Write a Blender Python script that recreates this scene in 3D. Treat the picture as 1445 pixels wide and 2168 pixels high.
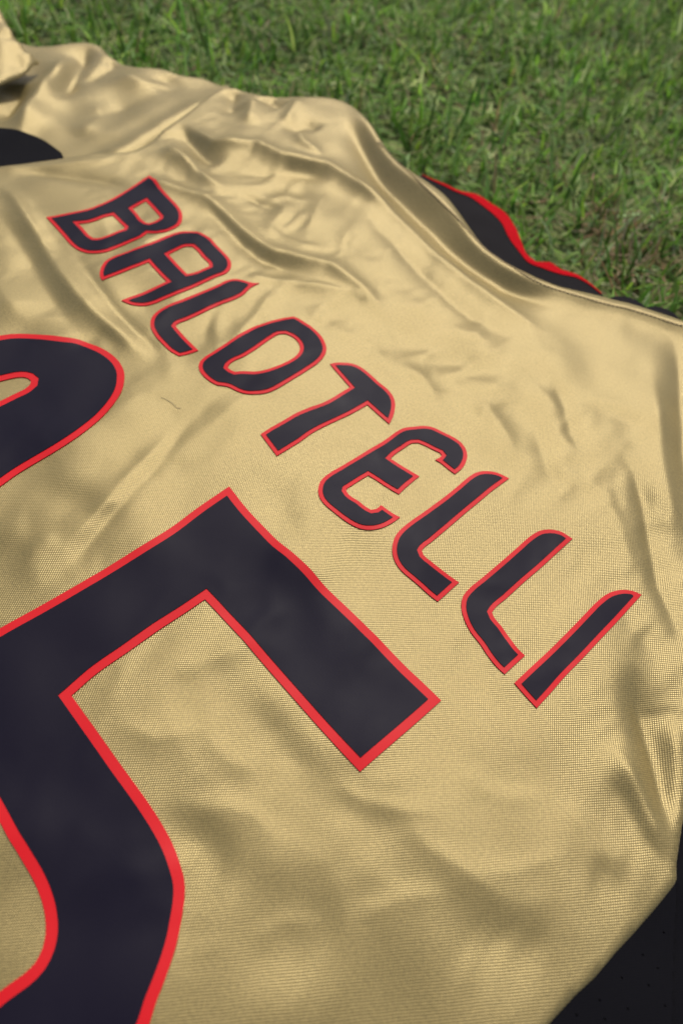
import bpy, math, random
import numpy as np
from mathutils import Matrix, Vector
from mathutils.geometry import delaunay_2d_cdt

random.seed(4); RNG = np.random.default_rng(11)
for o in list(bpy.data.objects): bpy.data.objects.remove(o, do_unlink=True)
SC = bpy.context.scene
COL = SC.collection

# ------------------------------------------------------------------ camera
Z0 = 0.036                       # resting height of the cloth on the turf
CAMH = 0.236                     # lens above the cloth
FPX, PW, PH = 1445.0, 1445.0, 2168.0
PITCH, ROLL, TH = [math.radians(a) for a in (55.68, 9.72, -39.83)]
_up = Vector((0, math.sin(PITCH), math.cos(PITCH))); _rt = Vector((1, 0, 0)); _bk = Vector((0, -math.cos(PITCH), math.sin(PITCH)))
CX = _rt*math.cos(ROLL) + _up*math.sin(ROLL)
CY = -_rt*math.sin(ROLL) + _up*math.cos(ROLL)
cam_d = bpy.data.cameras.new('camera'); cam = bpy.data.objects.new('camera', cam_d); COL.objects.link(cam)
cam.matrix_world = Matrix(((CX.x, CY.x, _bk.x, 0), (CX.y, CY.y, _bk.y, 0), (CX.z, CY.z, _bk.z, Z0+CAMH), (0, 0, 0, 1)))
cam_d.sensor_fit = 'VERTICAL'; cam_d.sensor_height = 36.0; cam_d.sensor_width = 24.0
cam_d.lens = 36.0*FPX/PH
cam_d.clip_start = 0.01; cam_d.clip_end = 200
cam_d.dof.use_dof = True; cam_d.dof.focus_distance = 0.262; cam_d.dof.aperture_fstop = 7.5
SC.camera = cam

# ------------------------------------------------------------------ light
SUN_EL, SUN_AZ = math.radians(55), math.radians(8)     # azimuth from +Y, clockwise seen from above
world = bpy.data.worlds.new('World'); SC.world = world; world.use_nodes = True
wn = world.node_tree.nodes; wl = world.node_tree.links; wn.clear()
sky = wn.new('ShaderNodeTexSky'); sky.sky_type = 'NISHITA'; sky.sun_disc = False
sky.sun_elevation = SUN_EL; sky.sun_rotation = SUN_AZ; sky.air_density = .8; sky.dust_density = 4.0; sky.ozone_density = 1.0
bg = wn.new('ShaderNodeBackground'); bg.inputs['Strength'].default_value = 0.13
wo = wn.new('ShaderNodeOutputWorld'); wl.new(sky.outputs[0], bg.inputs[0]); wl.new(bg.outputs[0], wo.inputs[0])
sd = bpy.data.lights.new('sun', 'SUN'); sd.energy = 2.5; sd.angle = math.radians(8); sd.color = (1.0, 0.95, 0.86)
sun = bpy.data.objects.new('sun', sd); COL.objects.link(sun)
_sdir = Vector((math.sin(SUN_AZ)*math.cos(SUN_EL), math.cos(SUN_AZ)*math.cos(SUN_EL), math.sin(SUN_EL)))
sun.rotation_euler = _sdir.to_track_quat('Z', 'Y').to_euler(); sun.location = _sdir*3
vs = SC.view_settings
vs.view_transform = 'Standard'; vs.look = 'None'; vs.gamma = 1.0; vs.use_curve_mapping = False; vs.exposure = 0.0

# ------------------------------------------------------------------ pixel <-> place
_cx, _cy, _bkn = (np.array(v) for v in (CX, CY, _bk))
def px(pts, z):
    """photo pixels -> points of the horizontal plane at height z (array or scalar)"""
    p = np.asarray(pts, float).reshape(-1, 2)
    x = (p[:, 0]-PW/2)/FPX; y = -(p[:, 1]-PH/2)/FPX
    d = x[:, None]*_cx + y[:, None]*_cy - _bkn
    t = (np.asarray(z)-(Z0+CAMH))/d[:, 2]
    return d[:, :2]*np.reshape(t, (-1, 1))
U = np.array([math.cos(TH), math.sin(TH)]); N = np.array([-U[1], U[0]])
C0 = px([(98.9, 461.2), (1134, 1498.6)], Z0).mean(0)
def jw(pts):                     # jersey axes (right, up the back) -> world
    p = np.asarray(pts, float).reshape(-1, 2); return C0 + p[:, :1]*U + p[:, 1:]*N
def wj(xy): r = xy-C0; return np.stack([r@U, r@N], -1)
def zm(ox, oy, k, pts): return [(ox+x*k, oy+y*k) for x, y in pts]

# ------------------------------------------------------------------ polylines
def seg_dist(P, L, closed=False, want_side=False):
    """distance of points P to polyline L; position along it (segment index+t), side sign"""
    A = L if closed else L[:-1]; B = np.roll(L, -1, 0) if closed else L[1:]
    best = np.full(len(P), 1e9); pos = np.zeros(len(P)); side = np.ones(len(P)); near = np.zeros((len(P), 2))
    for i in range(len(A)):
        ab = B[i]-A[i]; l2 = ab@ab + 1e-18
        t = np.clip(((P-A[i])@ab)/l2, 0, 1); q = A[i]+t[:, None]*ab; v = P-q; d = np.hypot(v[:, 0], v[:, 1])
        m = d < best
        best[m] = d[m]; pos[m] = i+t[m]; near[m] = q[m]
        side[m] = np.sign(ab[0]*v[m, 1]-ab[1]*v[m, 0])
    return best, pos, side, near
def inside(P, L):
    x, y = P[:, 0], P[:, 1]; c = np.zeros(len(P), bool)
    for a, b in zip(L, np.roll(L, -1, 0)):
        if a[1] == b[1]: continue
        m = ((a[1] > y) != (b[1] > y)) & (x < (b[0]-a[0])*(y-a[1])/(b[1]-a[1])+a[0])
        c ^= m
    return c
def smooth(L, step, closed=True, corner=38):
    """Catmull-Rom through the points, keeping sharp corners, resampled at about step"""
    L = np.asarray(L, float); n = len(L); out = []
    def is_corner(i):
        if not closed and i in (0, n-1): return True
        a = L[i]-L[i-1]; b = L[(i+1) % n]-L[i]
        ang = abs(math.degrees(math.atan2(a[0]*b[1]-a[1]*b[0], a@b))); return ang > corner
    cn = [is_corner(i) for i in range(n)]
    for i in range(n if closed else n-1):
        p1, p2 = L[i], L[(i+1) % n]
        ln = np.hypot(*(p2-p1))
        m1 = np.zeros(2); m2 = np.zeros(2)
        def tang(k):
            a, b = L[k]-L[k-1], L[(k+1) % n]-L[k]; la, lb = np.hypot(*a)+1e-9, np.hypot(*b)+1e-9
            return (a/la*lb+b/lb*la)/(la+lb)
        m1 = (p2-p1) if cn[i] else tang(i)*ln
        m2 = (p2-p1) if cn[(i+1) % n] else tang((i+1) % n)*ln
        k = max(1, int(ln/step))
        for j in range(k):
            t = j/k
            out.append((2*t**3-3*t*t+1)*p1+(t**3-2*t*t+t)*m1+(-2*t**3+3*t*t)*p2+(t**3-t*t)*m2)
    if not closed: out.append(L[-1])
    return np.array(out)
def area(L): return 0.5*np.sum(L[:, 0]*np.roll(L[:, 1], -1)-np.roll(L[:, 0], -1)*L[:, 1])
def offset(L, w):
    """move a counter-clockwise loop inwards by w (mitred)"""
    a = L-np.roll(L, 1, 0); b = np.roll(L, -1, 0)-L
    a /= np.hypot(a[:, 0], a[:, 1])[:, None]+1e-12; b /= np.hypot(b[:, 0], b[:, 1])[:, None]+1e-12
    na = np.stack([-a[:, 1], a[:, 0]], 1); nb = np.stack([-b[:, 1], b[:, 0]], 1)
    m = na+nb; l2 = np.maximum((m*m).sum(1), 0.35)
    Q = L+m*(2*w/l2)[:, None]
    return Q[seg_dist(Q, L, closed=True)[0] > abs(w)*.97]

# ------------------------------------------------------------------ cloth relief: folds drawn one by one
FAR = np.array([math.sin(SUN_AZ), math.cos(SUN_AZ)])
class Relief:
    def __init__(s): s.st = []; s.fl = []
    def add(s, pts, wl, wr, amp, zpl=None, taper=0.3, jersey=False):
        z = (Z0 if zpl is None else zpl)+0.0005*amp
        L = jw(pts) if jersey else px(pts, z)
        L = smooth(L, 0.012, closed=False, corner=200)
        s.st.append((L, wl*1e-3, wr*1e-3, amp*1e-3, taper))
    def fall(s, pts, w, amp, taper=.35):
        """a soft step: the cloth falls away towards the lens (amp > 0) or climbs"""
        L = smooth(px(pts, Z0), 0.012, closed=False, corner=200)
        t = L[-1]-L[0]; left = np.array([-t[1], t[0]])
        s.fl.append((L, w*1e-3, amp*1e-3*(1 if left@FAR > 0 else -1), taper))
    def __call__(s, P):
        h = np.zeros(len(P))
        for L, w, amp, tp in s.fl:
            m = 2.6*w; lo = L.min(0)-m; hi = L.max(0)+m
            idx = np.where((P[:, 0] > lo[0]) & (P[:, 0] < hi[0]) & (P[:, 1] > lo[1]) & (P[:, 1] < hi[1]))[0]
            if not len(idx): continue
            d, pos, side, _ = seg_dist(P[idx], L); t = pos/(len(L)-1)
            e = np.clip(np.minimum(t, 1-t)/tp, 0, 1); e = e*e*(3-2*e); q = side*d/w
            h[idx] += amp*e*q*np.exp(-q*q)
        for L, a, b, amp, tp in s.st:
            m = 3.2*max(a, b); lo = L.min(0)-m; hi = L.max(0)+m
            idx = np.where((P[:, 0] > lo[0]) & (P[:, 0] < hi[0]) & (P[:, 1] > lo[1]) & (P[:, 1] < hi[1]))[0]
            if not len(idx): continue
            d, pos, side, _ = seg_dist(P[idx], L)
            w = np.where(side > 0, a, b)
            t = pos/(len(L)-1)
            e = np.clip(np.minimum(t, 1-t)/tp, 0, 1); e = e*e*(3-2*e)
            q = d/w; h[idx] += amp*e*(.45*np.exp(-q*q)+.55*np.exp(-1.7*(np.sqrt(q*q+.03)-.173)))*np.clip(3.2-q, 0, 1)
        return h
def swell(P, seed, lam, amp, n=7):
    r = np.random.default_rng(seed); h = np.zeros(len(P))
    for i in range(n):
        a = r.uniform(0, 2*math.pi); k = 2*math.pi/(lam*r.uniform(.7, 1.5)); ph = r.uniform(0, 6.28)
        w = P@np.array([math.cos(a), math.sin(a)])+0.25*lam*np.sin((P@np.array([-math.sin(a), math.cos(a)]))*k*.45+ph*2)
        h += np.sin(w*k+ph)
    return h*amp/math.sqrt(n)
#FOLDS_BEGIN
RA = Relief()
# --- around the shoulder and the neck
RA.add([(386,248),(414,272),(452,298),(508,303),(542,303),(594,328),(691,345),(732,369),(784,407),(830,450)], 8, 8, 4.47, taper=.15)
RA.add([(720,362),(784,407),(870,485),(1000,600),(1080,655),(1160,705)], 6, 5, 2.24, taper=.2)
RA.add([(850,352),(898,396),(948,443),(993,492),(1030,530),(1073,560),(1148,602),(1248,634),(1345,659),(1445,690)], 2, 2, -0.60, taper=.05)
RA.add([(378,262),(405,300),(438,338),(470,352)], 10, 9, -4.02)
RA.add([(505,372),(560,368),(611,362),(660,370),(705,388)], 9, 11, -2.48)
RA.add([(340,306),(359,312),(380,321),(414,355),(450,380),(490,402)], 6, 7, 2.79)
RA.add([(300,372),(321,378),(352,386),(404,404),(438,414),(480,452),(535,501),(577,528),(646,549),(698,563),(760,605),(830,680)], 7, 6, 2.79, taper=.15)
RA.add([(430,425),(449,445),(508,510),(553,548),(611,572),(690,590)], 7, 6, -2.17)
RA.add([(520,575),(542,584),(611,594),(663,604),(750,622),(820,660)], 4, 5, 1.24)
RA.add([(625,408),(600,445),(575,480),(558,515)], 4, 6, 1.12)
RA.add([(650,440),(620,468),(590,492)], 5, 3, 0.74)
RA.add([(800,410),(770,450),(735,505),(705,550)], 9, 10, 1.36)
RA.add([(497,185),(492,215),(487,250)], 8, 8, -3.72)
RA.add([(535,200),(532,225),(520,262)], 7, 7, 2.79)
RA.add([(565,205),(580,222),(600,232)], 9, 9, -3.72)
RA.add([(640,203),(620,230),(600,262)], 5, 5, 2.23)
RA.add([(628,270),(640,300),(690,335)], 6, 5, 2.11)
RA.add([(600,285),(650,268),(680,280)], 7, 7, -2.79)
RA.add([(705,240),(735,275),(775,325),(820,390),(885,460),(965,535),(1065,608),(1190,668)], 12, 12, -7, taper=.18)
RA.add([(745,222),(790,275),(838,345),(893,392),(948,440),(1003,505),(1060,555),(1130,595),(1240,632),(1345,655),(1445,688),(1560,720)], 9, 8, 4.2, taper=.08)
RA.add([(745,415),(800,485),(870,555),(960,640),(1060,708),(1150,745)], 7, 6, -1.5)
RA.add([(560,420),(610,408),(660,425)], 5, 6, 1.3)
RA.add([(505,405),(560,430),(600,440)], 3, 4, -1.0)
RA.add([(690,400),(660,470),(640,520)], 3.5, 6, 1.0)
RA.add([(760,455),(735,500),(722,560),(735,610)], 4, 6, .9)
RA.add([(590,600),(560,640),(520,690),(480,740)], 3, 5, 1.0)
RA.add([(650,640),(700,690),(760,720)], 6, 5, .9)
RA.add([(470,620),(440,690),(425,760)], 3, 4, -.8)
RA.add([(850,760),(900,800),(930,860)], 5, 4, .8)
RA.add([(1000,830),(1060,900),(1100,980)], 5, 6, .9)
RA.add([(1130,880),(1150,960),(1190,1050)], 4, 5, -.8)
RA.add([(560,470),(600,500),(640,520),(700,530)], 3, 4, .8)
# --- beside the neckline, the broad dull hollow and the right-hand folds
RA.fall([(880,650),(960,720),(1070,765),(1180,775),(1270,745)], 17, 1.87)
RA.add([(900,740),(1000,800),(1120,830),(1190,830)], 10, 9, .9)
RA.add([(1175,800),(1188,845),(1205,910),(1230,975)], 6, 5, -1.7)
RA.fall([(1230,850),(1300,865),(1375,905)], 6, 1.01)
RA.add([(1290,940),(1338,1003),(1368,1123),(1393,1238),(1433,1338),(1450,1400)], 6, 4, -2.2)
RA.add([(1275,1020),(1310,1110),(1345,1230)], 8, 7, 1.2)
RA.add([(1375,735),(1385,800),(1398,930),(1418,1080),(1440,1200)], 10, 8, 2.6)
RA.add([(1408,690),(1428,740),(1440,830),(1446,980),(1460,1100)], 7, 9, -4)
RA.fall([(1255,1215),(1300,1215),(1335,1235)], 6, 0.72)
RA.fall([(1330,1330),(1370,1335),(1410,1370)], 7, 0.79)
RA.add([(1335,1400),(1352,1500),(1380,1600),(1402,1700),(1416,1800)], 11, 6, -4.6)
RA.add([(1290,1560),(1330,1640),(1372,1730),(1414,1833)], 7, 5, 2.4)
RA.add([(1285,1640),(1320,1700),(1360,1770),(1404,1838)], 6, 4, -1.0)
RA.add([(1430,1500),(1442,1640),(1434,1790)], 5, 5, 2.4)
RA.fall([(1255,1815),(1295,1838),(1340,1850)], 7, 0.72)
# --- the lower back
RA.fall([(650,1600),(740,1655),(820,1720),(880,1780)], 10.3, 0.80)
RA.fall([(860,1765),(930,1830),(1020,1920),(1110,1950),(1165,1968),(1235,2030)], 10.3, 0.88)
RA.fall([(1010,1905),(1090,1960),(1180,1975)], 6.9, 0.36)
RA.fall([(740,1700),(700,1760),(760,1830)], 14.9, 0.44)
RA.fall([(560,1960),(700,2010),(850,2060),(1000,2110)], 14.9, -0.44)
RA.fall([(505,1450),(560,1500),(620,1565),(668,1615),(700,1640)], 8.0, 0.84)
RA.fall([(150,1480),(240,1490),(340,1450),(420,1430),(500,1440)], 10.3, 0.66)
RA.fall([(410,1520),(400,1470),(430,1410)], 5.8, 0.31)
RA.fall([(300,1580),(400,1590),(500,1610)], 10.3, -0.44)
RA.fall([(330,1690),(400,1730),(460,1765),(520,1800)], 6.9, 0.84)
RA.fall([(400,1800),(470,1800),(540,1840),(580,1920)], 9.2, 0.66)
RA.fall([(-30,1860),(100,1905),(230,1910),(330,1870),(420,1800)], 12.6, 1.06)
RA.fall([(-30,1800),(20,1830),(60,1870)], 10.3, 0.71)
RA.fall([(900,1560),(1000,1600),(1100,1640)], 13.8, 0.26)
RA.fall([(560,1700),(640,1745),(720,1760)], 8.0, 0.31)
# --- over and between the digits
RA.add([(450,842),(400,890),(330,985),(240,1090),(150,1198),(60,1290)], 4, 5, -1.1)
RA.add([(420,842),(360,915),(290,995),(210,1085),(120,1180)], 5, 4, 1.1)
RA.fall([(70,1010),(130,1030),(190,1055),(235,1080)], 9, 1.34)
RA.fall([(-30,1120),(20,1150),(70,1140)], 9, 1.10)
RA.fall([(250,965),(330,975),(430,955)], 7, 0.67)
RA.fall([(140,1085),(200,1110),(260,1120)], 7, -0.49)
RA.fall([(60,1190),(100,1215),(150,1210)], 7, -0.42)
RA.fall([(570,1060),(620,1090),(650,1150),(700,1195)], 8, 0.73)
RA.fall([(520,1010),(600,1030),(680,1070)], 8, 0.49)
RA.add([(640,1270),(560,1310),(500,1370),(430,1400)], 7, 7, .6)
RA.add([(560,1165),(640,1190),(700,1240)], 9, 9, .7)
RA.fall([(770,780),(820,770),(880,800)], 7, 0.61)
RA.fall([(620,850),(700,870),(770,850)], 8, 0.42)
RA.fall([(560,745),(525,790),(480,830)], 5, 0.61)
RA.fall([(1010,935),(1060,975),(1110,1020)], 6, 0.61)
RA.fall([(1010,1390),(1050,1360),(1075,1310)], 6, 0.37)
RA.fall([(750,1075),(830,1110),(870,1180)], 9, -0.42)
# fine connected creases of the near cloth
for q, h in (([(690,1640),(760,1690),(850,1720),(960,1725)], .5), ([(850,1720),(900,1790),(1000,1850),(1090,1930)], .5), ([(1000,1850),(1100,1840),(1200,1800)], .4), ([(400,1730),(470,1700),(540,1720),(600,1790)], .6), ([(540,1720),(590,1660),(600,1600)], .4), ([(230,1520),(330,1560),(430,1540),(470,1470)], .5), ([(430,1540),(480,1600),(560,1640)], .4), ([(760,1960),(850,1900),(960,1890)], .4), ([(520,2000),(600,1950),(700,1960)], .4), ([(950,1620),(1050,1680),(1180,1690)], .4), ([(1180,1690),(1250,1760),(1290,1850)], .5), ([(1000,1290),(960,1360),(940,1440)], .35), ([(120,1130),(180,1080),(260,1060),(330,1010)], .6), ([(20,1230),(80,1160),(120,1130)], .5), ([(700,980),(760,960),(800,920)], .4)):
    RA.add(q, 3.2, 6, h)
# --- left of the name
RA.add([(-60,352),(0,352),(60,350),(130,345),(200,338),(270,334)], 4, 5, 1.17)
RA.add([(20,362),(90,366),(167,374),(230,384),(290,405)], 6, 7, -2.11)
RA.add([(-30,380),(15,402),(50,450),(90,515),(125,575),(165,630),(200,662),(240,694),(280,728),(330,770)], 5, 5, 1.99, taper=.15)
RA.add([(-20,430),(20,480),(75,565),(120,640),(165,700),(215,735)], 9, 9, -1.99)
RA.add([(150,520),(200,600),(232,642),(287,699),(330,734),(342,760)], 4, 3.5, -1.17)
RA.add([(150,735),(215,705),(270,740)], 8, 6, -0.94)
RA.add([(330,700),(360,770),(350,820)], 7, 7, 0.70)
RA.add([(-40,560),(20,640),(60,690)], 9, 9, 1.17)
# --- out of the picture: the rest of the back
for q in ([(-.2,-.2),(-.05,-.26),(.1,-.24)], [(-.15,-.33),(0,-.30),(.2,-.36)], [(-.22,-.05),(-.14,-.12),(-.1,-.2)], [(.12,.2),(.2,.14),(.23,.05)]):
    RA.add(q, 14, 10, 5, jersey=True)
#FOLDS_END

def ridged(P, seed, lam, spread):
    r = np.random.default_rng(seed); h = np.zeros(len(P))
    for i in range(6):
        a = TH+r.uniform(-spread, spread); k = 2*math.pi/(lam*r.uniform(.7, 1.6)); ph = r.uniform(0, 6.28)
        v = P@np.array([-math.sin(a), math.cos(a)])
        h += np.sin((P@np.array([math.cos(a), math.sin(a)])+.3*lam*np.sin(v*k*.3+ph*2))*k+ph)
    return h/math.sqrt(6)
def crumple(P, seed, lam, amp):
    n = ridged(P, seed, lam, .75); m = np.clip(.35+.7*swell(P, seed+1, lam*2.2, 1.0), 0, 1)
    return -amp*np.sqrt(n*n+.0012)*m
def HA_flat(P):
    J = wj(P); up = np.clip((J[:, 1]+.02)/.12, 0, 1)*(1-.9*np.clip((J[:, 1]-.115-.35*np.clip(-J[:, 0]-.09, 0, .2))/.05, 0, 1))
    return Z0 + RA(P) + swell(P, 3, 0.045, 0.00028) + swell(P, 8, 0.11, 0.0008) + (crumple(P, 51, .060, .0013)+crumple(P, 61, .030, .0006)+crumple(P, 77, .016, .00022))*(.12+.3*np.clip(1-(J[:, 1]-.1)/.06, 0, 1)+.7*up)
def unproject(pts, H, it=7):
    """photo pixels -> points where the line of sight meets the cloth"""
    z = np.full(len(pts), Z0)
    for _ in range(it):
        q = px(pts, z); z = 0.4*z+0.6*H(q)
    return px(pts, z)

# outline of the back panel: (points, edge drop in mm)
neck_edge = [(132,328),(190,322),(240,319),(275,315),(305,298),(340,270),(380,243),(420,212),(450,187),(468,178)]
top_edge = [(468,178),(500,178),(530,187),(560,198),(600,201),(650,200),(690,202),(730,212),(760,230),(785,262),(803,288),(843,333),(893,372),(948,415),(1003,485),(1048,533),(1098,565),(1173,600),(1268,622),(1348,642),(1445,672)]
side_edge = [(1445,1745),(1437,1790),(1431,1830),(1431,1861),(1426,1873),(1387,1924),(1344,1974),(1301,2019),(1258,2069),(1215,2110),(1167,2164)]
oa = []; od = []
def put(L, drop):
    for q in L: oa.append(q); od.append(drop)
put(px([(-40,349),(0,345),(60,337)], Z0), 3)
put(px(neck_edge, Z0), 4); put(px(top_edge, Z0-.002)[1:], 9)
put(jw([(.12,.25),(.155,.262),(.19,.245),(.222,.21),(.25,.175),(.245,.11),(.24,.06)]), 5)
put(px(side_edge, Z0), 0.6)
put(jw([(.236,-.12),(.234,-.25),(.236,-.42)]), 0.6)
put(jw([(.1,-.43),(-.1,-.43),(-.236,-.42)]), 6)
put(jw([(-.234,-.25),(-.236,-.1),(-.24,-.01)]), 0.6)
oa = np.array(oa); od = np.array(od, float)
OUT_A = smooth(oa, 0.006, corner=60)
_d, _p, _s, _n = seg_dist(OUT_A, oa, closed=True)
DROP_A = np.interp(_p, np.arange(len(od)+1), np.append(od, od[0]))*1e-3
def roll(d, R, drop):
    t = np.clip(d/R, 0, 1); return drop*(1-np.sqrt(np.clip(1-(1-t)**2, 0, 1)))
def HA(P):
    d, pos, s, n = seg_dist(P, OUT_A, closed=True)
    i = np.floor(pos).astype(int) % len(DROP_A); f = pos-np.floor(pos)
    dr = DROP_A[i]*(1-f)+DROP_A[(i+1) % len(DROP_A)]*f
    return HA_flat(P)-roll(d, np.maximum(dr*1.1, .001), dr)

# ------------------------------------------------------------------ mesh builders
def link(name, me, mat, parent=None, smooth_=True, **props):
    o = bpy.data.objects.new(name, me); COL.objects.link(o)
    if mat: me.materials.append(mat)
    if smooth_ and len(me.polygons): me.polygons.foreach_set('use_smooth', np.ones(len(me.polygons), bool))
    if parent: o.parent = parent
    for k, v in props.items(): o[k] = v
    return o
def mesh_np(name, V, F, uv=None):
    me = bpy.data.meshes.new(name); me.from_pydata(np.asarray(V).tolist(), [], [list(f) for f in F]); me.update()
    if uv is not None:
        l = me.uv_layers.new(name='UVMap'); vi = np.zeros(len(me.loops), int); me.loops.foreach_get('vertex_index', vi)
        l.data.foreach_set('uv', uv[vi].astype(np.float32).ravel())
    return me
def skirted(V, F, depth, sharp=False):
    """drop a lip from every open edge"""
    cnt = {}
    for f in F:
        for a, b in zip(f, list(f[1:])+[f[0]]):
            cnt[(a, b)] = cnt.get((a, b), 0)+1
    edge = [(a, b) for (a, b) in cnt if (b, a) not in cnt]
    V = [tuple(v) for v in V]; F = [tuple(f) for f in F]; mp = {}
    for a, b in edge:
        for k in (a, b):
            if k not in mp:
                mp[k] = len(V); v = V[k]; V.append((v[0], v[1], v[2]-depth))
                if sharp: V.append((v[0], v[1], v[2]))
    for a, b in edge: F.append((mp[b]+1, mp[a]+1, mp[a], mp[b]) if sharp else (b, a, mp[a], mp[b]))
    return V, F
def sheet(name, out, H, step, mat, parent, skirt=0.0012, **props):
    J = wj(out); lo, hi = J.min(0)-step, J.max(0)+step
    nx, ny = int((hi[0]-lo[0])/step)+1, int((hi[1]-lo[1])/step)+1
    gx, gy = np.meshgrid(lo[0]+np.arange(nx)*step, lo[1]+np.arange(ny)*step)
    G = np.stack([gx.ravel(), gy.ravel()], 1); W = jw(G)
    cc = jw(np.stack([(gx[:-1, :-1]+step/2).ravel(), (gy[:-1, :-1]+step/2).ravel()], 1))
    keep = inside(cc, out).reshape(ny-1, nx-1)
    jj, ii = np.where(keep); v0 = jj*nx+ii
    Q = np.stack([v0, v0+1, v0+1+nx, v0+nx], 1)
    n_cell = np.zeros(nx*ny, int); np.add.at(n_cell, Q.ravel(), 1)
    rim = np.where((n_cell > 0) & (n_cell < 4))[0]
    _, _, _, near = seg_dist(W[rim], out, closed=True); W[rim] = near
    used = np.where(n_cell > 0)[0]; mp = np.zeros(nx*ny, int); mp[used] = np.arange(len(used))
    P = W[used]; z = H(P); V = np.column_stack([P, z]); F = mp[Q].tolist()
    nV = len(V)
    if skirt: V, F = skirted(V, F, skirt)
    V = np.array(V); uv = wj(V[:, :2])
    return link(name, mesh_np(name, V, F, uv), mat, parent, **props)
def patch(name, outer, holes, H, lift, mat, parent, step=0.0022, skirt=0.0006, **props):
    """a flat-cut shape (with holes) draped on the cloth"""
    loops = [outer]+list(holes); pts = []; edges = []
    for L in loops:
        b = len(pts); pts += [tuple(q) for q in L]; edges += [(b+i, b+(i+1) % len(L)) for i in range(len(L))]
    lo, hi = outer.min(0), outer.max(0)
    gx, gy = np.meshgrid(np.arange(lo[0], hi[0], step), np.arange(lo[1], hi[1], step))
    gx = gx+((np.arange(gx.shape[0]) % 2)*step/2)[:, None]
    G = np.stack([gx.ravel(), gy.ravel()], 1); G = G[inside(G, outer)]
    for Hh in holes: G = G[~inside(G, Hh)]
    for L in loops: G = G[seg_dist(G, L, closed=True)[0] > step*.45]
    nb = len(pts); pts += [tuple(q) for q in G]
    r = delaunay_2d_cdt([Vector(p) for p in pts], edges, [], 0, 1e-7)
    P = np.array([(v.x, v.y) for v in r[0]]); F = [list(f) for f in r[2]]
    cen = np.array([P[f].mean(0) for f in F]); k = inside(cen, outer)
    for Hh in holes: k &= ~inside(cen, Hh)
    F = [f for f, q in zip(F, k) if q]
    F = [f if area(P[f]) > 0 else f[::-1] for f in F]
    V = np.column_stack([P, H(P)+lift])
    if skirt: V, F = skirted(V, F, skirt, True)
    V = np.array(V); return link(name, mesh_np(name, V, F, wj(V[:, :2])), mat, parent, **props)
def tube(name, pts, rad, mat, parent=None, n=6, **props):
    pts = [Vector(p) for p in pts]; V = []; F = []
    for i, p in enumerate(pts):
        d = (pts[min(i+1, len(pts)-1)]-pts[max(i-1, 0)]).normalized(); s = d.orthogonal().normalized(); t = d.cross(s)
        for k in range(n):
            a = 2*math.pi*k/n; V.append(tuple(p+(s*math.cos(a)+t*math.sin(a))*rad))
    for i in range(len(pts)-1):
        for k in range(n): F.append((i*n+k, i*n+(k+1) % n, (i+1)*n+(k+1) % n, (i+1)*n+k))
    F.append(tuple(range(n))[::-1]); F.append(tuple(range((len(pts)-1)*n, len(pts)*n)))
    return link(name, mesh_np(name, V, F), mat, parent, **props)

# ------------------------------------------------------------------ materials
def mat_new(name):
    m = bpy.data.materials.new(name); m.use_nodes = True; nt = m.node_tree; return m, nt.nodes, nt.links, nt.nodes['Principled BSDF']
def weave_nodes(n, l, pitch):
    uv = n.new('ShaderNodeUVMap'); uv.uv_map = 'UVMap'
    nz = n.new('ShaderNodeTexNoise'); nz.inputs['Scale'].default_value = 55; nz.inputs['Detail'].default_value = 2
    l.new(uv.outputs[0], nz.inputs['Vector'])
    w = n.new('ShaderNodeVectorMath'); w.operation = 'MULTIPLY_ADD'; w.inputs[1].default_value = (pitch*.9,)*3
    l.new(nz.outputs['Color'], w.inputs[0]); l.new(uv.outputs[0], w.inputs[2])
    sx = n.new('ShaderNodeSeparateXYZ'); l.new(w.outputs[0], sx.inputs[0])
    def wave(sock, p):
        a = n.new('ShaderNodeMath'); a.operation = 'MULTIPLY'; a.inputs[1].default_value = 2*math.pi/p; l.new(sock, a.inputs[0])
        b = n.new('ShaderNodeMath'); b.operation = 'SINE'; l.new(a.outputs[0], b.inputs[0]); return b.outputs[0]
    m = n.new('ShaderNodeMath'); m.operation = 'MULTIPLY'; l.new(wave(sx.outputs[0], pitch), m.inputs[0]); l.new(wave(sx.outputs[1], pitch*1.3), m.inputs[1])
    r = n.new('ShaderNodeMapRange'); r.inputs['From Min'].default_value = -1; l.new(m.outputs[0], r.inputs['Value'])
    return uv.outputs[0], r.outputs[0]
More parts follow.
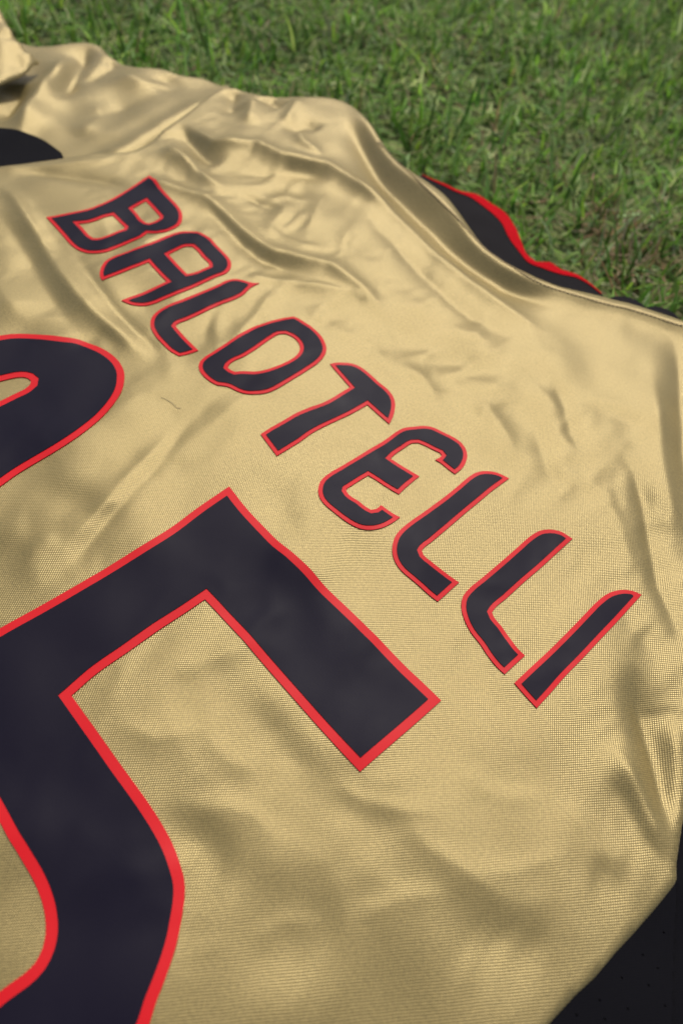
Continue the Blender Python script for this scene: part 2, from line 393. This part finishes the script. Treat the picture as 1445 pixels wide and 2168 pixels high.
def make_gold():
    m, n, l, b = mat_new('gold_satin')
    uv, wv = weave_nodes(n, l, 0.00095)
    cr = n.new('ShaderNodeValToRGB'); e = cr.color_ramp.elements
    e[0].position = .05; e[0].color = (.180, .136, .050, 1); e[1].position = .9; e[1].color = (.325, .250, .095, 1)
    l.new(wv, cr.inputs[0])
    # fine thread-to-thread variation
    nz = n.new('ShaderNodeTexNoise'); nz.inputs['Scale'].default_value = 900; nz.inputs['Detail'].default_value = 1; l.new(uv, nz.inputs['Vector'])
    mx = n.new('ShaderNodeMix'); mx.data_type = 'RGBA'; mx.blend_type = 'OVERLAY'; mx.inputs[0].default_value = .3
    l.new(cr.outputs[0], mx.inputs[6]); l.new(nz.outputs['Fac'], mx.inputs[7]); l.new(mx.outputs[2], b.inputs['Base Color'])
    b.inputs['Metallic'].default_value = .32; b.inputs['Roughness'].default_value = .37; b.inputs['Specular IOR Level'].default_value = .6; b.inputs['Specular Tint'].default_value = (1, .92, .74, 1)
    b.inputs['Sheen Weight'].default_value = .12; b.inputs['Sheen Roughness'].default_value = .4; b.inputs['Sheen Tint'].default_value = (1, .9, .65, 1)
    bp = n.new('ShaderNodeBump'); bp.inputs['Strength'].default_value = .6; bp.inputs['Distance'].default_value = .00016
    l.new(wv, bp.inputs['Height']); l.new(bp.outputs[0], b.inputs['Normal'])
    return m
def make_cloth(name, col, rough, pitch, spec=.4, bump=.00015):
    m, n, l, b = mat_new(name); uv, wv = weave_nodes(n, l, pitch)
    mr = n.new('ShaderNodeMapRange'); mr.inputs['To Min'].default_value = .55; mr.inputs['To Max'].default_value = 1.25; l.new(wv, mr.inputs['Value'])
    mx = n.new('ShaderNodeMix'); mx.data_type = 'RGBA'; mx.blend_type = 'MULTIPLY'; mx.inputs[0].default_value = 1; mx.inputs[6].default_value = (*col, 1)
    l.new(mr.outputs[0], mx.inputs[7]); l.new(mx.outputs[2], b.inputs['Base Color'])
    b.inputs['Roughness'].default_value = rough; b.inputs['Specular IOR Level'].default_value = spec
    bp = n.new('ShaderNodeBump'); bp.inputs['Strength'].default_value = .6; bp.inputs['Distance'].default_value = bump
    l.new(wv, bp.inputs['Height']); l.new(bp.outputs[0], b.inputs['Normal']); return m
def make_vinyl(name, col, rough, spec):
    m, n, l, b = mat_new(name); tc = n.new('ShaderNodeTexCoord')
    nz = n.new('ShaderNodeTexNoise'); nz.inputs['Scale'].default_value = 60; nz.inputs['Detail'].default_value = 4; l.new(tc.outputs['Object'], nz.inputs['Vector'])
    mr = n.new('ShaderNodeMapRange'); mr.inputs['To Min'].default_value = rough-.07; mr.inputs['To Max'].default_value = rough+.09; l.new(nz.outputs[0], mr.inputs['Value']); l.new(mr.outputs[0], b.inputs['Roughness'])
    b.inputs['Base Color'].default_value = (*col, 1); b.inputs['Specular IOR Level'].default_value = spec
    n2 = n.new('ShaderNodeTexNoise'); n2.inputs['Scale'].default_value = 1400; n2.inputs['Detail'].default_value = 1; l.new(tc.outputs['Object'], n2.inputs['Vector'])
    bp = n.new('ShaderNodeBump'); bp.inputs['Strength'].default_value = .25; bp.inputs['Distance'].default_value = .00006
    l.new(n2.outputs[0], bp.inputs['Height']); l.new(bp.outputs[0], b.inputs['Normal']); return m
M_GOLD = make_gold()
M_NAVY = make_vinyl('dark_print', (.008, .0065, .0145), .5, .09)
M_RED = make_vinyl('red_print', (.56, .009, .014), .5, .15)
M_BLACK = make_cloth('black_knit', (.004, .0038, .0055), .8, .0009, .08, .00006)
M_CUFF = make_cloth('black_rib', (.009, .0075, .009), .8, .0009, .1, .00008)
M_TRIM = make_cloth('red_trim', (.50, .006, .012), .9, .0010, .04)
M_STITCH = make_cloth('gold_thread', (.22, .155, .06), .6, .0010, .3)
def make_grass():
    m, n, l, b = mat_new('grass_blade'); a = n.new('ShaderNodeVertexColor'); a.layer_name = 'Col'
    l.new(a.outputs[0], b.inputs['Base Color']); b.inputs['Roughness'].default_value = .55; b.inputs['Specular IOR Level'].default_value = .22
    tr = n.new('ShaderNodeBsdfTranslucent'); l.new(a.outputs[0], tr.inputs[0])
    mx = n.new('ShaderNodeMixShader'); mx.inputs[0].default_value = .5; l.new(b.outputs[0], mx.inputs[1]); l.new(tr.outputs[0], mx.inputs[2])
    l.new(mx.outputs[0], n['Material Output'].inputs['Surface']); return m
def make_soil():
    m, n, l, b = mat_new('lawn_soil'); tc = n.new('ShaderNodeTexCoord')
    nz = n.new('ShaderNodeTexNoise'); nz.inputs['Scale'].default_value = 60; nz.inputs['Detail'].default_value = 6; l.new(tc.outputs['Object'], nz.inputs['Vector'])
    cr = n.new('ShaderNodeValToRGB'); e = cr.color_ramp.elements
    e[0].position = .35; e[0].color = (.075, .105, .028, 1); e[1].position = .7; e[1].color = (.17, .19, .06, 1)
    l.new(nz.outputs[0], cr.inputs[0]); l.new(cr.outputs[0], b.inputs['Base Color']); b.inputs['Roughness'].default_value = .95
    bp = n.new('ShaderNodeBump'); bp.inputs['Distance'].default_value = .01; l.new(nz.outputs[0], bp.inputs['Height']); l.new(bp.outputs[0], b.inputs['Normal']); return m

# ------------------------------------------------------------------ the lawn's ground sheet
s = 60.0
link('lawn', mesh_np('lawn', [(-s, -s, 0), (s, -s, 0), (s, s, 0), (-s, s, 0)], [(0, 1, 2, 3)]), make_soil(), None, False, kind='structure')

# ------------------------------------------------------------------ the jersey
jersey = bpy.data.objects.new('jersey', None); COL.objects.link(jersey); jersey.empty_display_size = .05
jersey['label'] = 'shiny gold football jersey with dark red-edged name and number, spread back up on the grass'
jersey['category'] = 'jersey'
STEP = 0.0016
sheet('back_panel', OUT_A, HA, STEP, M_GOLD, jersey)

# left sleeve, seen beyond the folded armhole
ZB = Z0-.007
RB = Relief()
def rb(p, a, b, h, **k): RB.add(p, a, b, h, zpl=ZB, **k)
rb([(165,98),(120,150),(70,215),(30,300)], 10, 9, 6)
rb([(192,98),(172,140),(150,185),(120,230)], 8, 9, -6)
rb([(50,185),(25,235),(0,270)], 8, 8, -5)
rb([(225,118),(240,140),(200,165),(170,180)], 8, 7, -3)
rb([(330,205),(270,225),(205,250),(150,275)], 12, 12, -2.5)
RB.fall([(475,196),(400,236),(330,278),(275,312),(190,330)], 11, 9, taper=.2)
RB.fall([(400,190),(320,230),(240,270),(170,300)], 14, 2)
rb([(340,160),(360,180),(330,200)], 12, 12, -2)
rb([(240,150),(300,175),(380,175)], 10, 10, 2.4)
rb([(205,205),(210,240),(160,290)], 10, 10, 2.2)
b_top = [(-60,70),(0,60),(40,86),(75,98),(110,99),(150,93),(190,93),(210,96),(238,119),(265,134),(300,145),(350,150),(380,160),(430,165),(470,181)]
ob = list(px(b_top, ZB-.003)); nb = len(ob)
ob += list(px([(500,215),(420,300),(330,360),(200,400),(60,400)], ZB)) + list(jw([(-.25,-.03),(-.33,-.06),(-.46,.02)]))
OUT_B = smooth(np.array(ob), .006, corner=60); TOP_B = smooth(px(b_top, ZB-.003), .006, closed=False, corner=80)
def HB(P):
    d = seg_dist(P, TOP_B)[0]
    return ZB+RB(P)+swell(P, 5, .05, .0006)-roll(d, .008, .008)
sheet('sleeve', OUT_B, HB, .002, M_GOLD, jersey)

# turned-back end of that sleeve
ZC = Z0+.012
ocz = ZC+np.array([.006,.006,.003,.000,-.004,-.008,-.0125,-.0115,-.0105,-.0105,-.002])
oc = px([(-90,-130),(-40,-60),(0,20),(20,58),(38,88),(60,112),(84,131),(52,154),(0,178),(-90,205),(-190,120)], ocz)
OUT_C = smooth(oc, .005, corner=70)
RC = Relief()
RC.add([(22,80),(36,115),(52,138)], 7, 7, -2, zpl=ZC); RC.add([(-5,60),(12,110),(20,150)], 8, 8, 1.6, zpl=ZC)
def HC(P):
    w = 1/(((P[:, None]-oc[None])**2).sum(2)+1e-6)**1.5
    base = (w*ocz).sum(1)/w.sum(1); d = seg_dist(P, OUT_C, closed=True)[0]
    return base+RC(P)*np.clip(d/.012, 0, 1)+.003*np.sqrt(np.clip(1-(1-np.clip(d/.03, 0, 1))**2, 0, 1))
sheet('turned_sleeve_end', OUT_C, HC, .002, M_GOLD, jersey)

# right sleeve (reaches out of the picture)
orr = jw([(.246,.18),(.30,.165),(.40,.115),(.45,.085),(.415,-.02),(.38,-.065),(.30,-.02),(.235,.0),(.222,.06),(.225,.12)])
OUT_R = smooth(orr, .008, corner=60)
def HR(P):
    d = seg_dist(P, OUT_R, closed=True)[0]
    return Z0-.007+swell(P, 17, .05, .0022)-roll(d, .008, .008)
sheet('sleeve', OUT_R, HR, .003, M_GOLD, jersey)

# dark side panel under the left armhole
ol = list(unproject([(-60,268),(0,270),(40,275),(80,290),(110,308),(134,331),(110,352),(40,372),(-40,385)], lambda P: np.maximum(HB(P), ZB-.002)+.0012))+list(jw([(-.27,-.05),(-.34,-.04)]))
OUT_L = smooth(np.array(ol), .004, corner=60)
patch('side_panel', OUT_L[::-1] if area(OUT_L) < 0 else OUT_L, [], lambda P: np.maximum(HB(P), ZB-.002)+.0012, 0, M_BLACK, jersey, step=.003, skirt=.001)

# dark side panel and stripe at the right, punched with ventilation holes
os_ = list(px(side_edge[2:], Z0))
os_ = [q-(U*.6-N*.5)*.003 for q in os_] + list(jw([(.231,-.12),(.229,-.25),(.231,-.42),(.275,-.42),(.275,-.2)])) + list(px([(1420,2200),(1423,2100),(1427,1980),(1431,1880)], Z0))
OUT_S = smooth(np.array(os_), .003, corner=45)
HS = lambda P: HA_flat(P)-.0009
holes = []
for c in zm(1150, 1700, 295/1367, [(985,1490),(770,1715),(1035,1790),(550,1935),(825,2020),(1190,1270),(1130,1620),(1190,1990),(330,2080),(600,2120)]):
    w = px([c], Z0)[0]
    if inside(w[None], OUT_S)[0] and seg_dist(w[None], OUT_S, closed=True)[0][0] > .002:
        holes.append(np.array([w+.00026*(math.cos(t)*U*1.5+math.sin(t)*N) for t in np.linspace(0, 2*math.pi, 9)[:-1]]))
patch('side_panel', OUT_S, holes, HS, 0, M_BLACK, jersey, step=.003, skirt=.001)
o2 = list(px([(1450,1700),(1445,1745),(1431,1840),(1428,1880),(1424,1980),(1420,2100),(1417,2200)], Z0))+list(jw([(.272,-.2),(.272,-.42),(.34,-.42),(.33,-.1),(.30,0)]))
OUT_T = smooth(np.array(o2), .004, corner=50)
sheet('side_stripe', OUT_T, lambda P: HA_flat(P)-.0026+swell(P, 31, .03, .0004), .002, M_BLACK, jersey)

# neck: dark collar band with red trim lying beyond the back neckline
ZN = Z0-.011
outer = [(893,370),(906,376),(945,392),(980,408),(1010,413),(1040,430),(1071,454),(1088,480),(1105,519),(1118,544),(1133,555),(1162,556),(1188,572),(1218,581),(1244,598),(1272,620)]
inner = [(893,371),(906,378),(945,396),(975,411),(995,419),(1028,441),(1058,469),(1075,502),(1097,532),(1118,557),(1149,568),(1188,582),(1218,588),(1244,602),(1272,622)]
tail = [(1284,634),(1296,627),(1320,627),(1356,643),(1366,652),(1385,648),(1417,657),(1460,694),(1560,744)]
po = smooth(px(outer, ZN), .003, closed=False, corner=70); pi_ = smooth(px(inner, ZN), .003, closed=False, corner=70); pt_ = smooth(px(tail, ZN), .003, closed=False, corner=70)
back = px([(1560,800),(1445,760),(1340,720),(1240,690),(1140,660),(1060,620),(990,560),(920,470),(850,380)], ZN)
HN = lambda P: ZN+swell(P, 41, .03, .0005)
patch('collar_band', np.vstack([pi_, pt_, back])[::-1], [], HN, 0, M_CUFF, jersey, step=.003, skirt=.001)
patch('collar_trim', np.vstack([po, pi_[::-1]])[::-1], [], HN, .0004, M_TRIM, jersey, step=.003, skirt=.0008)

# stitching along the neckline hem
sl = smooth(unproject([(800,300),(850,352),(898,396),(948,443),(993,492),(1030,530),(1073,560),(1148,602),(1248,634),(1345,659),(1445,690),(1520,712)], HA), .0022, closed=False, corner=200)
V = []; F = []
sz = HA(sl)
for i in range(len(sl)-1):
    a, b = sl[i], sl[i+1]; t = (b-a); L = np.hypot(*t); t = t/L; nn = np.array([-t[1], t[0]])
    for row in (0,):
        p0 = a+t*L*.12; p1 = a+t*L*.88; k = len(V)
        for q, zz in ((p0, sz[i]), (p1, sz[i+1])):
            for sx in (-1, 1):
                e = q+nn*sx*.0004; V.append((e[0], e[1], zz-.0002)); V.append((e[0], e[1], zz+.00028))
        F += [(k+1, k+3, k+7, k+5), (k, k+1, k+5, k+4), (k+2, k+6, k+7, k+3), (k, k+2, k+3, k+1), (k+4, k+5, k+7, k+6)]
link('hem_stitching', mesh_np('hem_stitching', V, F, wj(np.array(V)[:, :2])), M_STITCH, jersey, False, kind='stuff')

# ------------------------------------------------------------------ printed name and number
k1 = 320/1445; k2 = 360/1445; k7 = 420/1445; k8 = 400/1445; ka = 600/1445; kc = 500/1445
LET = {
'B': (zm(90,360,k1,[(38,457),(150,438),(300,408),(440,378),(540,340),(650,290),(780,215),(900,138),(1022,60),(1060,85),(1130,165),(1230,280),(1310,370),(1335,420),(1335,480),(1310,530),(1250,568),(1150,600),(1080,608),(1005,605),(985,620),(960,640),(850,690),(700,755),(600,790),(500,800),(400,790),(320,755),(270,715),(200,635),(130,555),(70,490)]),
      [zm(90,360,k1,[(345,517),(430,510),(520,485),(600,455),(672,438),(700,465),(745,510),(790,550),(780,570),(700,600),(600,640),(530,660),(490,658),(460,640),(400,575)]),
       zm(90,360,k1,[(860,375),(920,340),(990,303),(1020,335),(1080,400),(1125,450),(1120,470),(1080,495),(1020,515),(990,510),(960,490),(910,430)])]),
'A': (zm(200,480,k2,[(68,460),(50,430),(48,390),(65,340),(100,295),(160,262),(300,210),(450,150),(600,90),(680,60),(770,45),(850,47),(920,65),(980,100),(1040,165),(1100,225),(1145,275),(1163,325),(1150,370),(1110,405),(1040,430),(900,495),(760,555),(620,610),(500,660),(420,677),(340,672),(280,655),(230,632),(300,605),(400,570),(500,525),(615,470),(560,415),(500,350),(460,305),(400,330),(300,368),(200,408)]),
      [zm(200,480,k2,[(630,240),(700,205),(780,172),(830,172),(860,195),(920,265),(975,325),(975,342),(930,362),(850,395),(790,408),(740,360),(680,295)])]),
'L': (zm(200,480,k2,[(1400,483),(1330,520),(1260,585),(1180,625),(1050,675),(900,745),(780,800),(700,835),(690,850),(710,875),(780,955),(840,1015),(883,1057),(800,1085),(720,1104),(650,1065),(570,990),(510,920),(480,860),(478,810),(500,760),(550,715),(620,675),(750,622),(900,562),(1050,498),(1130,460),(1200,450),(1280,465),(1340,482)]), []),
'O': (zm(400,640,k1,[(93,620),(105,575),(150,530),(230,480),(330,415),(430,345),(530,285),(620,240),(750,195),(900,158),(1000,143),(1040,158),(1100,195),(1200,265),(1270,340),(1305,410),(1313,460),(1290,520),(1230,585),(1150,640),(1050,705),(950,765),(850,825),(750,868),(650,882),(550,880),(450,850),(380,815),(330,803),(270,797),(200,760),(140,710),(105,665)]),
      [zm(400,640,k1,[(370,630),(380,605),(430,565),(520,525),(620,465),(720,395),(800,340),(860,308),(920,305),(980,330),(1030,370),(1058,420),(1055,470),(1030,510),(970,555),(900,590),(800,630),(720,655),(640,668),(540,665),(490,665),(440,672),(400,655)])]),
'T': (zm(540,700,k1,[(52,995),(130,945),(270,865),(400,790),(520,740),(680,680),(800,610),(905,545),(830,460),(760,380),(715,325),(760,313),(830,312),(920,320),(990,345),(1050,385),(1110,435),(1180,500),(1260,565),(1310,625),(1335,700),(1330,770),(1305,850),(1278,897),(1230,855),(1150,785),(1070,713),(1000,755),(900,808),(800,855),(650,925),(550,980),(430,1065),(310,1140),(207,1203),(160,1140),(100,1060)]), []),
'E': (zm(660,860,k2,[(52,720),(60,670),(90,620),(140,580),(250,515),(400,425),(550,335),(650,270),(720,220),(780,190),(860,180),(950,173),(1010,180),(1100,220),(1200,270),(1270,320),(1308,380),(1316,430),(1300,490),(1265,540),(1212,580),(1150,535),(1080,480),(1045,460),(1085,440),(1100,420),(1085,400),(1030,375),(950,335),(900,315),(850,318),(780,360),(700,415),(665,450),(720,485),(800,535),(910,600),(860,640),(790,700),(737,752),(680,720),(600,670),(540,630),(478,592),(420,625),(350,670),(295,705),(290,725),(310,755),(400,815),(470,870),(500,885),(540,880),(585,845),(640,885),(700,925),(748,948),(680,995),(600,1035),(500,1055),(420,1048),(350,1020),(270,970),(180,900),(100,830),(65,780)]), []),
'L2': (zm(800,960,k1,[(1247,243),(1100,350),(950,475),(800,600),(650,730),(500,855),(430,910),(415,935),(430,975),(500,1035),(600,1115),(700,1190),(770,1238),(700,1300),(630,1365),(567,1420),(500,1370),(400,1280),(300,1195),(215,1120),(160,1040),(135,960),(135,880),(165,790),(220,725),(300,660),(450,555),(600,445),(750,325),(870,225),(930,190),(1000,175),(1080,178),(1160,200)]), []),
'L3': (zm(960,1080,k7,[(860,212),(780,285),(650,405),(500,535),(380,645),(290,725),(275,750),(290,785),(340,845),(400,930),(460,1010),(515,1062),(440,1130),(367,1198),(310,1145),(250,1070),(190,980),(120,890),(75,800),(52,700),(65,630),(110,575),(200,500),(330,390),(450,285),(560,190),(620,155),(690,145),(770,158)]), []),
'I': (zm(960,1080,k7,[(1362,620),(1280,710),(1180,820),(1080,925),(950,1065),(800,1220),(700,1335),(600,1445),(540,1380),(437,1262),(550,1155),(700,1015),(850,865),(960,750),(1050,660),(1120,610),(1190,588),(1260,585),(1320,600)]), []),
}
five = zm(400,1000,ka,[(205,75),(300,195),(390,290),(450,350),(530,414),(606,484),(680,570),(760,650),(870,755),(980,865),(1100,990),(1200,1085),(1283,1165),(1200,1240),(1080,1345),(970,1440),(870,1528),(760,1410),(620,1255),(480,1095),(350,945),(260,840),(180,755),(120,690),(82,650)]) \
     + zm(0,1000,ka,[(950,715),(820,800),(650,920),(480,1040)]) \
     + zm(0,1450,kc,[(440,68),(520,180),(620,320),(740,490),(850,640),(920,740),(990,850),(1050,960),(1100,1090),(1130,1210),(1130,1300),(1110,1440),(1090,1550),(1050,1690),(1000,1830),(950,1960),(915,2075)]) \
     + [(262,2250),(190,2330),(80,2400),(-70,2450),(-230,2470),(-215,2320),(-120,2230),(-50,2150)] \
     + zm(0,1450,kc,[(0,1880),(80,1820),(150,1770),(220,1700),(265,1610),(283,1520),(280,1420),(255,1310),(210,1200),(130,1060),(50,930),(0,835)]) \
     + [(-60,1640),(-150,1560),(-200,1490),(-195,1450),(-100,1392)] + zm(0,1000,ka,[(0,800),(300,632),(600,455),(850,300),(1000,190)])
four = zm(0,680,k8,[(0,117),(80,105),(200,103),(330,110),(480,125),(620,150),(740,195),(850,255),(920,325),(950,390),(952,450),(935,530),(890,610),(800,720),(700,810),(580,900),(450,985),(300,1075),(150,1165),(0,1272)]) + [(-130,1115),(-260,1190),(-330,1110),(-240,1040),(-330,960),(-360,880),(-280,800),(-150,745)]
four_h = zm(0,680,k8,[(0,465),(80,445),(160,432),(215,440),(240,460),(235,490),(200,520),(120,560),(60,590),(0,620)]) + [(-60,875),(-130,905),(-190,890),(-150,850),(-70,825)]

def printed(name, fill_name, outer_px, holes_px, border, label=None):
    def prep(p):
        L = smooth(unproject(p, HA_flat), .0016, corner=34); return L if area(L) > 0 else L[::-1]
    O = prep(outer_px); HS_ = [prep(h) for h in holes_px]
    kw = {'label': label} if label else {}
    a = patch(name, O, HS_, HA_flat, .0005, M_RED, jersey, **kw)
    inn = offset(O, border); hin = [offset(h, -border) for h in HS_]
    patch(fill_name, inn, hin, HA_flat, .0008, M_NAVY, a, skirt=.0002)
for k, (o_, h_) in LET.items():
    printed('name_letter', 'letter_fill', o_, h_, .0019)
printed('number_digit', 'digit_fill', four, [four_h], .0033)
printed('number_digit', 'digit_fill', five, [], .0033)

# a stray thread on the cloth
lp = smooth(unproject([(340.6,843),(347,844),(354.5,847.5),(361,852),(367,856),(372,862),(376.7,865.6),(383.6,864)], HA_flat), .0008, closed=False, corner=200)
lz = HA_flat(lp)
M_LINT = make_vinyl('dark_thread', (.26, .21, .13), .7, .3)
tube('loose_thread', [(p[0], p[1], z+.0003) for p, z in zip(lp, lz)], .00008, M_LINT, None, label='tiny loose brown thread curled on the gold cloth between number and name', category='thread')

# ------------------------------------------------------------------ grass
def grass(name, n, lo, hi, hgt, wid, cols, dry=False, patchc=None, lay=0.55, label=None, kind='stuff'):
    P = RNG.uniform(lo, hi, (n, 2))
    if patchc is not None:
        P = np.array(patchc[0])+RNG.normal(0, 1, (n, 2))*np.array(patchc[1])
    az = RNG.uniform(0, 2*np.pi, n)
    cl = swell(P, 91, .09, 1.0)+.7*swell(P, 93, .035, 1.0)
    h = (hgt[0]+(hgt[1]-hgt[0])*RNG.beta(2, 2.6, n))*np.clip(1+.2*cl, .6, 1.5)
    lean = np.abs(RNG.normal(0, lay, n))+.12; bend = RNG.normal(.7, .5, n)
    w = wid[0]+(wid[1]-wid[0])*RNG.random(n)
    D = np.stack([np.cos(az), np.sin(az)], 1); S = np.stack([-np.sin(az), np.cos(az)], 1)
    K = 5; pts = np.zeros((n, K, 3)); ang = lean.copy(); cur = np.column_stack([P, np.full(n, -.001)])
    tg = np.zeros((n, K, 3)); twist = RNG.normal(0, .5, n)
    for k in range(K):
        pts[:, k] = cur
        t = np.column_stack([D*np.sin(ang)[:, None], np.cos(ang)]); tg[:, k] = t
        cur = cur+t*(h/(K-1))[:, None]; ang = np.clip(ang+bend/(K-1), -1.2, 2.0)
    pts[:, :, 2] = np.maximum(pts[:, :, 2], .0005+RNG.random((n, 1))*.004)
    ok = np.ones(n, bool)
    for L, g in OUTS:
        lo_, hi_ = L.min(0)-g, L.max(0)+g
        for k in range(K):
            q = pts[:, k, :2]; idx = np.where(ok & (q[:, 0] > lo_[0]) & (q[:, 0] < hi_[0]) & (q[:, 1] > lo_[1]) & (q[:, 1] < hi_[1]))[0]
            if len(idx):
                bad = inside(q[idx], L)
                zz = pts[idx, k, 2]; rim = (zz > Z0+.002) & (seg_dist(q[idx], L, closed=True)[0] < .008); bad &= ~rim
                ok[idx[bad]] = False
    prof = np.array([.75, 1, .9, .6, .06])
    cvar = np.array(cols); ci = RNG.integers(0, len(cols), n); c = cvar[ci]*RNG.uniform(.7, 1.3, (n, 1)); c[:, 0] *= RNG.uniform(.85, 1.2, n); c *= np.clip(1+.16*swell(P, 95, .12, 1.0), .6, 1.4)[:, None]
    pts, tg, S, w, c, D, twist = pts[ok], tg[ok], S[ok], w[ok], c[ok], D[ok], twist[ok]; n = len(pts)
    V = np.zeros((n, K, 3, 3))
    for k in range(K):
        nrm = np.cross(tg[:, k], np.column_stack([S, np.zeros(n)]))
        sd3 = np.column_stack([S, np.zeros(n)])*np.cos(twist*k/K)[:, None]+nrm*np.sin(twist*k/K)[:, None]
        hw = (w*prof[k]/2)[:, None]
        V[:, k, 0] = pts[:, k]-sd3*hw; V[:, k, 2] = pts[:, k]+sd3*hw; V[:, k, 1] = pts[:, k]+nrm*hw*.35
    V = V.reshape(-1, 3)
    f = []
    for k in range(K-1):
        for s_ in (0, 1):
            a = k*3+s_; f.append((a, a+1, a+4, a+3))
    F = (np.array(f)[None]+(np.arange(n)*K*3)[:, None, None]).reshape(-1, 4)
    me = bpy.data.meshes.new(name); me.vertices.add(len(V)); me.vertices.foreach_set('co', V.astype(np.float32).ravel())
    me.loops.add(F.size); me.loops.foreach_set('vertex_index', F.astype(np.int32).ravel())
    me.polygons.add(len(F)); me.polygons.foreach_set('loop_start', (np.arange(len(F))*4).astype(np.int32)); me.polygons.foreach_set('loop_total', np.full(len(F), 4, np.int32))
    me.update(calc_edges=True)
    ca = me.color_attributes.new('Col', 'FLOAT_COLOR', 'POINT')
    cc = np.ones((n, K*3, 4)); cc[:, :, :3] = c[:, None]; ca.data.foreach_set('color', cc.astype(np.float32).ravel())
    o = link(name, me, M_GRASS, None, True, kind=kind, label=label, category='grass'); return o
M_GRASS = make_grass()
OUTS = [(OUT_A, .0), (OUT_B, 0), (OUT_C, 0), (OUT_R, 0), (OUT_S, 0), (OUT_T, 0), (OUT_L, 0), (np.vstack([po, pt_, back]), 0)]
G1 = [(.175, .350, .040), (.140, .295, .035), (.23, .41, .050), (.115, .245, .035), (.28, .42, .10), (.20, .32, .085), (.36, .45, .19), (.095, .18, .032)]
grass('grass', 105000, (-.9, -.4), (1.0, 1.45), (.010, .030), (.0014, .0036), G1, lay=.9, label='short green lawn grass all round the jersey')
grass('tall_grass', 9000, (-.9, -.4), (1.0, 1.45), (.026, .055), (.0012, .0030), G1, lay=.6, label='longer green blades standing out of the short lawn')
grass('dry_grass', 9500, (-.9, -.4), (1.0, 1.45), (.012, .036), (.0009, .0020), [(.30, .22, .11), (.22, .15, .07), (.34, .28, .17)], lay=.95, label='scattered straw-coloured dry blades among the green lawn')
pc = px([(1350, 520)], .01)[0]
grass('straw_patch', 300, (0, 0), (1, 1), (.014, .035), (.0008, .0018), [(.40, .30, .17), (.32, .21, .10), (.46, .38, .24)], patchc=(pc, (.02, .03)), lay=1.5, label='small tangle of dry brown straw in the lawn beside the collar')
